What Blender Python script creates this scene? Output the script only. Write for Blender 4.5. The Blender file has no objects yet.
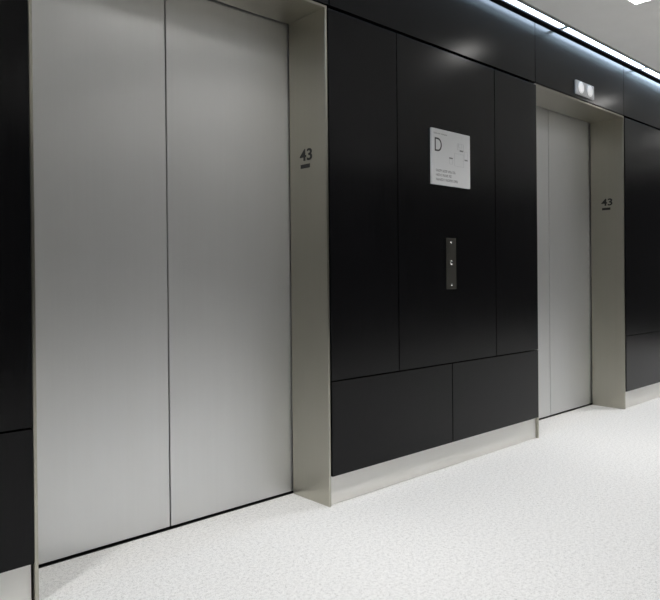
import bpy, bmesh, math
from mathutils import Vector, Matrix

S = bpy.context.scene
C = S.collection

# ------------------------------------------------------------------ dimensions (metres)
# x runs along the elevator wall, y goes into the wall, z is up; the frames' front faces lie at y = 0
H = 2.20                        # clear height of the elevator openings
OPEN = ((0.6925, 1.9275), (3.7045, 4.9524))
DEPTH = 0.254                  # depth of the reveals
LIP = 0.012                     # edge thickness of the metal frames
ZJ, ZB, ZT = 0.554, 0.132, 2.584
PANEL_Y = -0.006
ZC = 2.592                      # ceiling
ROOM_X0, ROOM_X1, ROOM_Y0 = -3.2, 10.5, -4.2


# ------------------------------------------------------------------ helpers
def box(bm, x0, x1, y0, y1, z0, z1):
    vs = [bm.verts.new(p) for p in ((x0, y0, z0), (x1, y0, z0), (x1, y1, z0), (x0, y1, z0),
                                    (x0, y0, z1), (x1, y0, z1), (x1, y1, z1), (x0, y1, z1))]
    for f in ((3, 2, 1, 0), (4, 5, 6, 7), (0, 1, 5, 4), (1, 2, 6, 5), (2, 3, 7, 6), (3, 0, 4, 7)):
        bm.faces.new([vs[i] for i in f])


def boxes(*bs, bevel=0.0, seg=2):
    bm = bmesh.new()
    for b in bs:
        box(bm, *b)
    if bevel:
        bmesh.ops.bevel(bm, geom=list(bm.edges), offset=bevel, segments=seg, profile=0.5, affect='EDGES')
    return bm


def lathe(profile, n=40):
    """profile: (radius, height) pairs revolved about -y (height grows towards the room)"""
    bm = bmesh.new()
    rings = []
    for r, h in profile:
        if r < 1e-6:
            rings.append([bm.verts.new((0, -h, 0))])
        else:
            rings.append([bm.verts.new((r * math.cos(2 * math.pi * k / n), -h, r * math.sin(2 * math.pi * k / n))) for k in range(n)])
    for a, b in zip(rings, rings[1:]):
        for k in range(n):
            k2 = (k + 1) % n
            if len(a) == 1 and len(b) == 1:
                continue
            if len(b) == 1:
                bm.faces.new((a[k], a[k2], b[0]))
            elif len(a) == 1:
                bm.faces.new((a[0], b[k2], b[k]))
            else:
                bm.faces.new((a[k], a[k2], b[k2], b[k]))
    bmesh.ops.recalc_face_normals(bm, faces=bm.faces)
    return bm


def obj(name, bm, mat, parent=None, loc=(0, 0, 0), smooth=False):
    me = bpy.data.meshes.new(name)
    bm.to_mesh(me)
    bm.free()
    if smooth:
        for p in me.polygons:
            p.use_smooth = True
    me.materials.append(mat)
    o = bpy.data.objects.new(name, me)
    o.location = loc
    C.objects.link(o)
    if parent:
        o.parent = parent
    return o


def tag(o, label, cat, group=None):
    o['label'] = label
    o['category'] = cat
    if group:
        o['group'] = group
    return o


def thing(name, label, cat, loc=(0, 0, 0), group=None):
    o = bpy.data.objects.new(name, None)
    o.empty_display_size = 0.1
    o.location = loc
    C.objects.link(o)
    return tag(o, label, cat, group)


def struct(name, bm, mat):
    o = obj(name, bm, mat)
    o['kind'] = 'structure'
    return o


def lettering(text, w, h, bold=0.0, depth=0.0012):
    """outline letters as a mesh, scaled to w x h in their own plane, lower left corner at the origin"""
    cu = bpy.data.curves.new('letters', 'FONT')
    cu.body = text
    cu.size = 1.0
    cu.offset = bold
    cu.resolution_u = 6
    cu.extrude = 0.02
    tmp = bpy.data.objects.new('letters', cu)
    C.objects.link(tmp)
    bpy.context.view_layer.update()
    me = bpy.data.meshes.new_from_object(tmp.evaluated_get(bpy.context.evaluated_depsgraph_get()))
    bpy.data.objects.remove(tmp)
    bpy.data.curves.remove(cu)
    bm = bmesh.new()
    bm.from_mesh(me)
    bpy.data.meshes.remove(me)
    lo = [min(v.co[i] for v in bm.verts) for i in range(3)]
    hi = [max(v.co[i] for v in bm.verts) for i in range(3)]
    for v in bm.verts:
        v.co = Vector(((v.co.x - lo[0]) / (hi[0] - lo[0]) * w, (v.co.y - lo[1]) / (hi[1] - lo[1]) * h,
                       (v.co.z - lo[2]) / (hi[2] - lo[2]) * depth))
    return bm


# ------------------------------------------------------------------ materials
def mat(name):
    m = bpy.data.materials.new(name)
    m.use_nodes = True
    nt = m.node_tree
    return m, nt, nt.nodes['Principled BSDF']


def node(nt, kind, **kw):
    n = nt.nodes.new(kind)
    for k, v in kw.items():
        setattr(n, k, v)
    return n


def noise(nt, scale, stretch=(1, 1, 1), detail=4.0, rough=0.6):
    tc = node(nt, 'ShaderNodeTexCoord')
    mp = node(nt, 'ShaderNodeMapping')
    mp.inputs['Scale'].default_value = stretch
    nz = node(nt, 'ShaderNodeTexNoise')
    nz.inputs['Scale'].default_value = scale
    nz.inputs['Detail'].default_value = detail
    nz.inputs['Roughness'].default_value = rough
    nt.links.new(tc.outputs['Object'], mp.inputs['Vector'])
    nt.links.new(mp.outputs['Vector'], nz.inputs['Vector'])
    return nz.outputs['Fac']


def remap(nt, fac, a, b, lo=0.3, hi=0.7):
    r = node(nt, 'ShaderNodeMapRange')
    r.inputs['From Min'].default_value = lo
    r.inputs['From Max'].default_value = hi
    r.inputs['To Min'].default_value = a
    r.inputs['To Max'].default_value = b
    nt.links.new(fac, r.inputs['Value'])
    return r.outputs['Result']


def ramp(nt, fac, stops):
    r = node(nt, 'ShaderNodeValToRGB')
    e = r.color_ramp.elements
    e[0].position, e[0].color = stops[0][0], (*stops[0][1], 1)
    e[1].position, e[1].color = stops[-1][0], (*stops[-1][1], 1)
    for p, c in stops[1:-1]:
        k = e.new(p)
        k.color = (*c, 1)
    nt.links.new(fac, r.inputs['Fac'])
    return r.outputs['Color']


def bump(nt, b, fac, strength, dist):
    n = node(nt, 'ShaderNodeBump')
    n.inputs['Strength'].default_value = strength
    n.inputs['Distance'].default_value = dist
    nt.links.new(fac, n.inputs['Height'])
    nt.links.new(n.outputs['Normal'], b.inputs['Normal'])


def plain(name, col, rough=0.5, metal=0.0, spec=0.5):
    m, nt, b = mat(name)
    b.inputs['Base Color'].default_value = (*col, 1)
    b.inputs['Roughness'].default_value = rough
    b.inputs['Metallic'].default_value = metal
    b.inputs['Specular IOR Level'].default_value = spec
    return m


def brushed(name, c0, c1, r0, r1, stretch, metal=1.0, aniso=0.0, across=(1, 1, 0)):
    m, nt, b = mat(name)
    if aniso:
        # brush lines spread reflections across their own direction
        b.inputs['Anisotropic'].default_value = aniso
        tv = node(nt, 'ShaderNodeCombineXYZ')
        for i in range(3):
            tv.inputs[i].default_value = across[i]
        nt.links.new(tv.outputs[0], b.inputs['Tangent'])
    b.inputs['Metallic'].default_value = metal
    grain = noise(nt, 60, stretch, 5)
    cloud = noise(nt, 2.2, (1, 1, .6), 3)
    mix = node(nt, 'ShaderNodeMath', operation='MULTIPLY_ADD')
    nt.links.new(grain, mix.inputs[0])
    mix.inputs[1].default_value = 0.35
    sc = node(nt, 'ShaderNodeMath', operation='MULTIPLY')
    nt.links.new(cloud, sc.inputs[0])
    sc.inputs[1].default_value = 0.65
    nt.links.new(sc.outputs[0], mix.inputs[2])
    nt.links.new(ramp(nt, mix.outputs[0], [(0.3, c0), (0.7, c1)]), b.inputs['Base Color'])
    nt.links.new(remap(nt, grain, r0, r1), b.inputs['Roughness'])
    return m


DOOR = brushed('brushed_door_steel', (.72, .725, .72), (.77, .775, .775), .44, .48, (1, 1, .02), metal=.88, aniso=.6)
FRAME = brushed('satin_frame_steel', (.46, .445, .38), (.51, .495, .43), .30, .36, (1, 1, .02), aniso=.7)
HEAD = brushed('satin_header_steel', (.43, .41, .355), (.48, .46, .405), .30, .36, (.02, 1, 1), aniso=.7, across=(0, 1, 1))
BASE = brushed('satin_base_steel', (.88, .87, .83), (.92, .91, .875), .40, .48, (.02, 1, 1), metal=.25)


def dark_wood():
    m, nt, b = mat('black_stained_veneer')
    g = noise(nt, 150, (1, 1, .03), 5, .6)
    nt.links.new(ramp(nt, g, [(.3, (.0018, .0018, .0022)), (.7, (.0034, .0034, .0042))]), b.inputs['Base Color'])
    nt.links.new(remap(nt, g, .19, .27), b.inputs['Roughness'])
    b.inputs['Specular IOR Level'].default_value = .23
    bump(nt, b, g, .018, .001)
    return m


PANEL = dark_wood()


def floor_mat():
    m, nt, b = mat('white_speckled_floor')
    f = noise(nt, 230, (1, 1, 1), 3, .7)
    c = noise(nt, 75, (1, 1, 1), 3, .6)
    add = node(nt, 'ShaderNodeMath', operation='MULTIPLY_ADD')
    nt.links.new(c, add.inputs[0])
    add.inputs[1].default_value = .35
    k = node(nt, 'ShaderNodeMath', operation='MULTIPLY')
    nt.links.new(f, k.inputs[0])
    k.inputs[1].default_value = .65
    nt.links.new(k.outputs[0], add.inputs[2])
    nt.links.new(ramp(nt, add.outputs[0], [(.36, (.48, .48, .48)), (.48, (.755, .755, .755)), (.60, (.86, .86, .855))]), b.inputs['Base Color'])
    b.inputs['Roughness'].default_value = .75
    b.inputs['Specular IOR Level'].default_value = .3
    bump(nt, b, f, .25, .003)
    return m


FLOOR = floor_mat()


def paint(name, col, rough=.85):
    m, nt, b = mat(name)
    n = noise(nt, 8, (1, 1, 1), 3)
    nt.links.new(ramp(nt, n, [(.3, tuple(x * .97 for x in col)), (.7, col)]), b.inputs['Base Color'])
    b.inputs['Roughness'].default_value = rough
    return m


CEIL = paint('warm_white_ceiling', (.86, .855, .835))
BACKING = plain('black_backing', (.01, .01, .011), .8)
OPPOSITE = paint('dark_far_wall', (.05, .05, .05), .6)
BLACK = plain('matt_black_trim', (.012, .012, .014), .55)
TRIM = plain('anodised_edge_trim', (.42, .45, .42), .4, .8)
SIGN = plain('white_sign_face', (.70, .71, .72), .5)
INK = plain('dark_sign_ink', (.05, .05, .055), .6)
FAINT = plain('pale_grey_sign_ink', (.52, .53, .55), .6)
MID = plain('grey_sign_ink', (.22, .22, .23), .6)
NUMBER = plain('black_number_enamel', (.012, .012, .012), .5)
PLATE = brushed('dark_satin_plate', (.12, .115, .10), (.15, .145, .13), .36, .42, (1, 1, .02))
SCREW = plain('polished_screw', (.8, .8, .78), .22, 1.0)
BUTTON = plain('polished_button', (.85, .85, .84), .18, 1.0)
LANTERN = plain('pale_satin_lantern_plate', (.70, .71, .72), .4, .2)
HOUSING = plain('white_lamp_rim', (.8, .8, .8), .5)


def emitter(name, col, strength):
    m, nt, b = mat(name)
    b.inputs['Base Color'].default_value = (.8, .8, .8, 1)
    b.inputs['Emission Color'].default_value = (*col, 1)
    b.inputs['Emission Strength'].default_value = strength
    return m


LENS = emitter('frosted_indicator_lens', (1.0, 1.0, 1.0), .40)
LAMP = emitter('square_lamp_glow', (1.0, .98, .95), 12.0)
TUBE = emitter('cove_tube_glow', (.62, .79, 1.0), 14.0)

# ------------------------------------------------------------------ room shell
struct('floor', boxes((ROOM_X0, ROOM_X1, ROOM_Y0, DEPTH + .004, -.08, 0)), FLOOR)
SLOT = -.108
struct('ceiling', boxes((ROOM_X0, ROOM_X1, ROOM_Y0, SLOT, ZC, ZC + .06), (ROOM_X0, ROOM_X1, SLOT, .40, ZC + .07, ZC + .13)), CEIL)
bs = []
xs = [ROOM_X0, OPEN[0][0] - .03, OPEN[0][1] + .03, OPEN[1][0] - .03, OPEN[1][1] + .03, ROOM_X1]
for a, b in ((0, 1), (2, 3), (4, 5)):
    bs.append((xs[a], xs[b], .034, .25, 0, ZC + .07))
for a, b in ((1, 2), (3, 4)):
    bs.append((xs[a], xs[b], .034, .25, H + .03, ZC + .07))
bs.append((ROOM_X0, ROOM_X1, .36, .40, -.08, ZC + .07))
struct('wall_back', boxes(*bs), BACKING)
struct('wall_front', boxes((ROOM_X0, ROOM_X1, ROOM_Y0 - .1, ROOM_Y0, 0, ZC)), OPPOSITE)
struct('wall_left', boxes((ROOM_X0 - .1, ROOM_X0, ROOM_Y0, .40, 0, ZC)), OPPOSITE)
struct('wall_right', boxes((ROOM_X1, ROOM_X1 + .1, ROOM_Y0, .40, 0, ZC)), OPPOSITE)

# skirting, set back behind the panels; it stops just short of the frames
for nm, x0, x1 in (('baseboard_left', -1.2, OPEN[0][0] - LIP - .007),
                   ('baseboard_middle', OPEN[0][1] + LIP + .001, OPEN[1][0] - LIP - .004),
                   ('baseboard_right', OPEN[1][1] + LIP + .001, 7.0)):
    struct(nm, boxes((x0, x1, .014, .030, .002, ZB + .01)), BASE)

# slim metal edge of the ceiling along the light slot, and the black channel behind the tubes
struct('trim_1', boxes((ROOM_X0, ROOM_X1, SLOT - .012, SLOT + .008, ZC - .006, ZC + .03)), TRIM)
struct('trim_2', boxes((ROOM_X0, ROOM_X1, -.030, -.022, ZC + .009, ZC + .05), (ROOM_X0, ROOM_X1, -.096, .034, ZC + .052, ZC + .068)), BLACK)

# ------------------------------------------------------------------ dark cladding panels
GRP = 'dark wood wall panels around the elevators'
g = .003                                  # half of a joint
l1, r1, l2, r2 = OPEN[0][0], OPEN[0][1], OPEN[1][0], OPEN[1][1]
XA, XB, XC = 2.3915, 3.2323, 2.8155
J1L, J1R, J2L, J2R = l1 - LIP - .003, r1 + LIP + .003, l2 - LIP - .001, r2 + LIP + .003
ZTOP = H + .0145                           # underside of the top row
panels = [
    (-1.2, J1L, ZJ + g, H, 'tall black wall panel left of the nearer elevator, above a short panel'),
    (-1.2, J1L, ZB, ZJ - g, 'short black wall panel at the left edge of the photo above a pale skirting'),
    (J1R, XA - g, ZJ + g, H, 'tall narrow black wall panel touching the right jamb of the nearer elevator'),
    (XA + g, XB - g, ZJ + g, H, 'tall wide black wall panel carrying the white sign and the call button plate'),
    (XB + g, J2L, ZJ + g, H, 'tall narrow black wall panel touching the left edge of the farther elevator'),
    (J1R, XC - g, ZB, ZJ - g, 'low black wall panel above the skirting, beside the nearer elevator'),
    (XC + g, J2L, ZB, ZJ - g, 'low black wall panel above the skirting, beside the farther elevator'),
    (J2R, 7.0, ZJ + g, H, 'tall black wall panel beyond the farther elevator at the right edge'),
    (J2R, 7.0, ZB, ZJ - g, 'short black wall panel above the skirting beyond the farther elevator'),
    (-1.2, l1 - .026, ZTOP, ZT, 'dark top panel left of the nearer elevator, above the tall panel'),
    (l1 - .02, r1 + .017, ZTOP, ZT, 'dark top panel above the nearer elevator, only its corner in view'),
    (r1 + .023, l2 - .025, ZTOP, ZT, 'long dark top panel between the elevators, with a soft lamp glow on it'),
    (l2 - .019, r2 - .002, ZTOP, ZT, 'dark top panel above the farther elevator carrying the two-lens lantern'),
    (r2 + .003, 7.0, ZTOP, ZT, 'dark top panel beyond the farther elevator, under the ceiling light strip'),
]
for x0, x1, z0, z1, lab in panels:
    o = obj('cladding_panel', boxes((x0, x1, PANEL_Y, .030, z0, z1), bevel=.0012), PANEL)
    tag(o, lab, 'wall panel', GRP)
    o['kind'] = 'thing'


# ------------------------------------------------------------------ elevators
def jamb_text(x, y_left, z0, w, h, bold):
    bm = lettering('43', w, h, bold, .0012)
    M = Matrix(((0, 0, -1, x), (-1, 0, 0, y_left), (0, 1, 0, z0), (0, 0, 0, 1)))
    bm.transform(M)
    return bm


def elevator(l, r, label, seam, ny):
    e = thing('elevator', label, 'elevator', ((l + r) / 2, 0, 0), 'elevators along the dark wall')
    cx = (l + r) / 2

    def part(name, bm, m, parent=e, smooth=False):
        bm.transform(Matrix.Translation((-cx, 0, 0)))
        return obj(name, bm, m, parent, smooth=smooth)
    y1 = DEPTH
    # frame: two jambs and a header, folded sheet metal
    part('side_jamb', boxes((l - LIP, l, 0, y1, 0, H + LIP), bevel=.0025), FRAME)
    rj = part('side_jamb', boxes((r, r + LIP, 0, y1, 0, H + LIP), bevel=.0025), FRAME)
    part('header', boxes((l, r, 0, y1, H, H + LIP), bevel=.0025), HEAD)
    # two sliding leaves that meet in the middle, tucked in behind the frame
    mid = seam
    d0 = y1 + .012
    part('door_leaf', boxes((l - .03, mid - .003, d0, d0 + .03, .009, H + .03), bevel=.002), DOOR)
    part('door_leaf', boxes((mid + .003, r + .03, d0, d0 + .03, .009, H + .03), bevel=.002), DOOR)
    part('door_sill', boxes((l - .02, r + .02, y1 + .006, .355, -.03, -.003)), BLACK)
    # floor number and the bar of raised dots on the right jamb
    n = part('floor_number', jamb_text(r, ny, 1.547, .085, .054, .022), NUMBER)
    bm = boxes((r - .0012, r, ny - .070, ny - .005, 1.514, 1.532), bevel=.0005, seg=1)
    part('raised_bar', bm, NUMBER)
    return e


elevator(l1, r1, 'nearer brushed steel elevator with both closed door leaves in full view', 1.2955, .180)
elevator(l2, r2, 'farther brushed steel elevator under the two-lens lantern, one door leaf mostly hidden', 4.331, .170)

# ------------------------------------------------------------------ white sign with the letter D
sx, sz, sy = 2.643, 1.491, PANEL_Y
SW, SH = .330, .288
sign = thing('elevator_sign', 'square white sign with a large letter D on the black panel', 'sign', (sx, sy, sz))
obj('sign_face', boxes((0, SW, -.012, 0, 0, SH), bevel=.0012), SIGN, sign)
FY = -.012


def on_sign(bm, x, z):
    bm.transform(Matrix(((1, 0, 0, x), (0, 0, -1, FY), (0, 1, 0, z), (0, 0, 0, 1))))
    return bm


def strokes(words, x, z, h, seed):
    """one line of print too small to read: short upright strokes grouped in words"""
    bm = bmesh.new()
    k = seed
    for n in words:
        for i in range(n):
            k = (k * 37 + 11) % 101
            w = .0054 + (k % 4) * .0006
            v = (k % 5)
            box(bm, x, x + .0015, FY - .0006, FY, z, z + h)
            if v in (0, 1, 3):
                box(bm, x + .0015, x + w, FY - .0006, FY, z + h * .82, z + h)
            if v in (1, 2, 4):
                box(bm, x + .0015, x + w, FY - .0006, FY, z + h * .42, z + h * .58)
            if v in (2, 3, 0):
                box(bm, x + .0015, x + w, FY - .0006, FY, z, z + h * .17)
            x += w + .0018
        x += .006
    return bm


obj('letter', on_sign(lettering('D', .058, .070, -.004, .0006), .023, .171), INK, sign)
for words, z, h, sd in (((6, 5, 4, 3), .067, .012, 5), ((6, 6, 3), .044, .012, 17), ((9, 8, 5), .021, .012, 29)):
    obj('text_line', strokes(words, .032, z, h, sd), MID, sign)
obj('text_line', strokes((7, 6), .016, .260, .006, 41), MID, sign)


def outline(bm, x0, x1, z0, z1, t=.0012):
    for b in ((x0, x1, z0, z0 + t), (x0, x1, z1 - t, z1), (x0, x0 + t, z0 + t, z1 - t), (x1 - t, x1, z0 + t, z1 - t)):
        box(bm, b[0], b[1], FY - .0005, FY, b[2], b[3])


bm = bmesh.new()
outline(bm, .215, .272, .200, .233)
outline(bm, .226, .256, .212, .233)
outline(bm, .146, .172, .116, .143)
outline(bm, .278, .306, .150, .196)
outline(bm, .190, .272, .110, .178)
obj('floor_plan', bm, FAINT, sign)
for x0, x1, z0 in ((.236, .268, .192), (.144, .174, .144), (.279, .306, .147)):
    obj('plan_label', boxes((x0, x1, FY - .0006, FY, z0, z0 + .007)), MID, sign)

# ------------------------------------------------------------------ call button plate
call = thing('call_button_plate', 'narrow metal call button plate below the white sign', 'call button', (2.810, PANEL_Y, 1.082))
obj('face_plate', boxes((-.042, .042, -.004, 0, -.135, .135), bevel=.0012), PLATE, call)
rim = lathe([(.0165, 0), (.0165, .0035), (.0125, .0045), (.0115, .003), (.0115, 0)])
b = obj('call_button', rim, PLATE, call, (-.004, -.004, .004), smooth=True)
obj('button_cap', lathe([(.0112, 0), (.0112, .004), (.010, .0055), (.005, .0066), (0, .007)]), BUTTON, b, smooth=True)
for dz in (.113, -.113):
    obj('screw', lathe([(.0065, 0), (.0065, .0015), (.005, .003), (.002, .0038), (0, .004)], 20), SCREW, call, (-.001, -.004, dz), smooth=True)

# ------------------------------------------------------------------ lantern above the farther elevator
lan = thing('elevator_lantern', 'small pale lantern plate with two round lenses above the farther elevator', 'indicator light', (4.318, PANEL_Y, 2.284))
obj('face_plate', boxes((-.129, .129, -.012, 0, -.046, .046), bevel=.0015), LANTERN, lan)
for dx in (-.070, .058):
    ring = obj('lens_ring', lathe([(.044, 0), (.044, .004), (.040, .006), (.037, .004), (.037, 0)]), LANTERN, lan, (dx, -.012, 0), smooth=True)
    obj('lens', lathe([(.0372, 0), (.0372, .004), (.033, .0075), (.022, .0105), (.010, .012), (0, .0123)]), LENS, ring, smooth=True)

# ------------------------------------------------------------------ tubes of light in the ceiling slot
TL = 1.20
names = {3.333: 'cool white light strip in the ceiling slot, over the gap between the elevators',
         4.573: 'cool white light strip in the ceiling slot, above the farther elevator',
         5.813: 'cool white light strip in the ceiling slot, beyond the farther elevator'}
first = None
x = 3.333 - 1.24 * 4
k = 0
while x < 9.8:
    lab = names.get(round(x, 4), 'cool white light strip in the ceiling slot outside the frame')
    for q in names:
        if abs(q - x) < .01:
            lab = names[q]
    t = thing('strip_light', lab, 'light', (x, -.053, ZC), 'light strips in the ceiling slot')
    if first is None:
        a = obj('lens', boxes((-TL / 2, TL / 2, -.018, .018, .013, .030), bevel=.002), TUBE, t)
        c = obj('housing', boxes((-TL / 2 - .0195, TL / 2 + .0195, -.024, .024, .030, .05)), BLACK, t)
        e1 = obj('end_cap', boxes((-TL / 2 - .0195, -TL / 2, -.020, .020, .011, .030)), TRIM, t)
        e2 = obj('end_cap', boxes((TL / 2, TL / 2 + .0195, -.020, .020, .011, .030)), TRIM, t)
        first = (a, c, e1, e2)
    else:
        for s in first:
            d = s.copy()
            d.parent = t
            C.objects.link(d)
    x += 1.24

# ------------------------------------------------------------------ square recessed lamps
LAMP_W, LAMP_SPREAD = 12.0, 108
first = None
lamp_data = bpy.data.lights.new('lamp_beam', 'AREA')
lamp_data.shape = 'SQUARE'
lamp_data.size = .19
lamp_data.energy = LAMP_W
lamp_data.color = (1.0, .98, .95)
lamp_data.spread = math.radians(LAMP_SPREAD)
for ly in (-.625, ROOM_Y0 + .625):  # the row by the opposite wall is added, unseen, to brighten floor and ceiling
    for i in range(-1, 5):
        lx = 3.795 + 2.05 * (i - 1)
        lab = ('square white ceiling lamp at the top right corner of the photo' if i == 1 and ly > -1 else
               'unseen square white ceiling lamp outside the frame')
        t = thing('recessed_lamp', lab, 'light', (lx, ly, ZC), 'square lamps in the ceiling')
        w = .095
        if first is None:
            a = obj('diffuser', boxes((-w, w, -w, w, -.0045, 0)), LAMP, t)
            c = obj('rim', boxes((-w - .012, w + .012, -w - .012, -w, -.006, 0), (-w - .012, w + .012, w, w + .012, -.006, 0),
                                 (-w - .012, -w, -w, w, -.006, 0), (w, w + .012, -w, w, -.006, 0)), HOUSING, t)
            first = (a, c)
        else:
            for s in first:
                d = s.copy()
                d.parent = t
                C.objects.link(d)
        beam = bpy.data.objects.new('lamp_beam', lamp_data)
        beam.location = (0, 0, -.010)
        beam.parent = t
        C.objects.link(beam)

# ------------------------------------------------------------------ camera (fitted to the photograph)
f, yaw, pitch, roll = 649.77, .7375, -.0053, .0095
cam_d = bpy.data.cameras.new('camera')
cam = bpy.data.objects.new('camera', cam_d)
C.objects.link(cam)
R0, F0, U0 = Vector((math.cos(yaw), -math.sin(yaw), 0)), Vector((math.sin(yaw), math.cos(yaw), 0)), Vector((0, 0, 1))
c, s = math.cos(pitch), math.sin(pitch)
F1, U1 = c * F0 + s * U0, -s * F0 + c * U0
c, s = math.cos(roll), math.sin(roll)
R2, U2 = c * R0 - s * U1, s * R0 + c * U1
M = Matrix.Identity(4)
for i in range(3):
    M[i][0], M[i][1], M[i][2] = R2[i], U2[i], -F1[i]
M.translation = Vector((0, -2.1146, 1.0108))
cam.matrix_world = M
cam_d.sensor_fit = 'HORIZONTAL'
cam_d.sensor_width = 36
cam_d.lens = f / 660 * 36
cam_d.shift_x = 3.59 / 660
cam_d.shift_y = -18.29 / 660
cam_d.clip_start = .01
S.camera = cam

# ------------------------------------------------------------------ colour and world
w = bpy.data.worlds.new('world')
w.use_nodes = True
w.node_tree.nodes['Background'].inputs['Color'].default_value = (0, 0, 0, 1)
S.world = w
S.view_settings.view_transform = 'Standard'
S.view_settings.look = 'None'
S.view_settings.gamma = 1
S.view_settings.use_curve_mapping = False
S.view_settings.exposure = 0.0
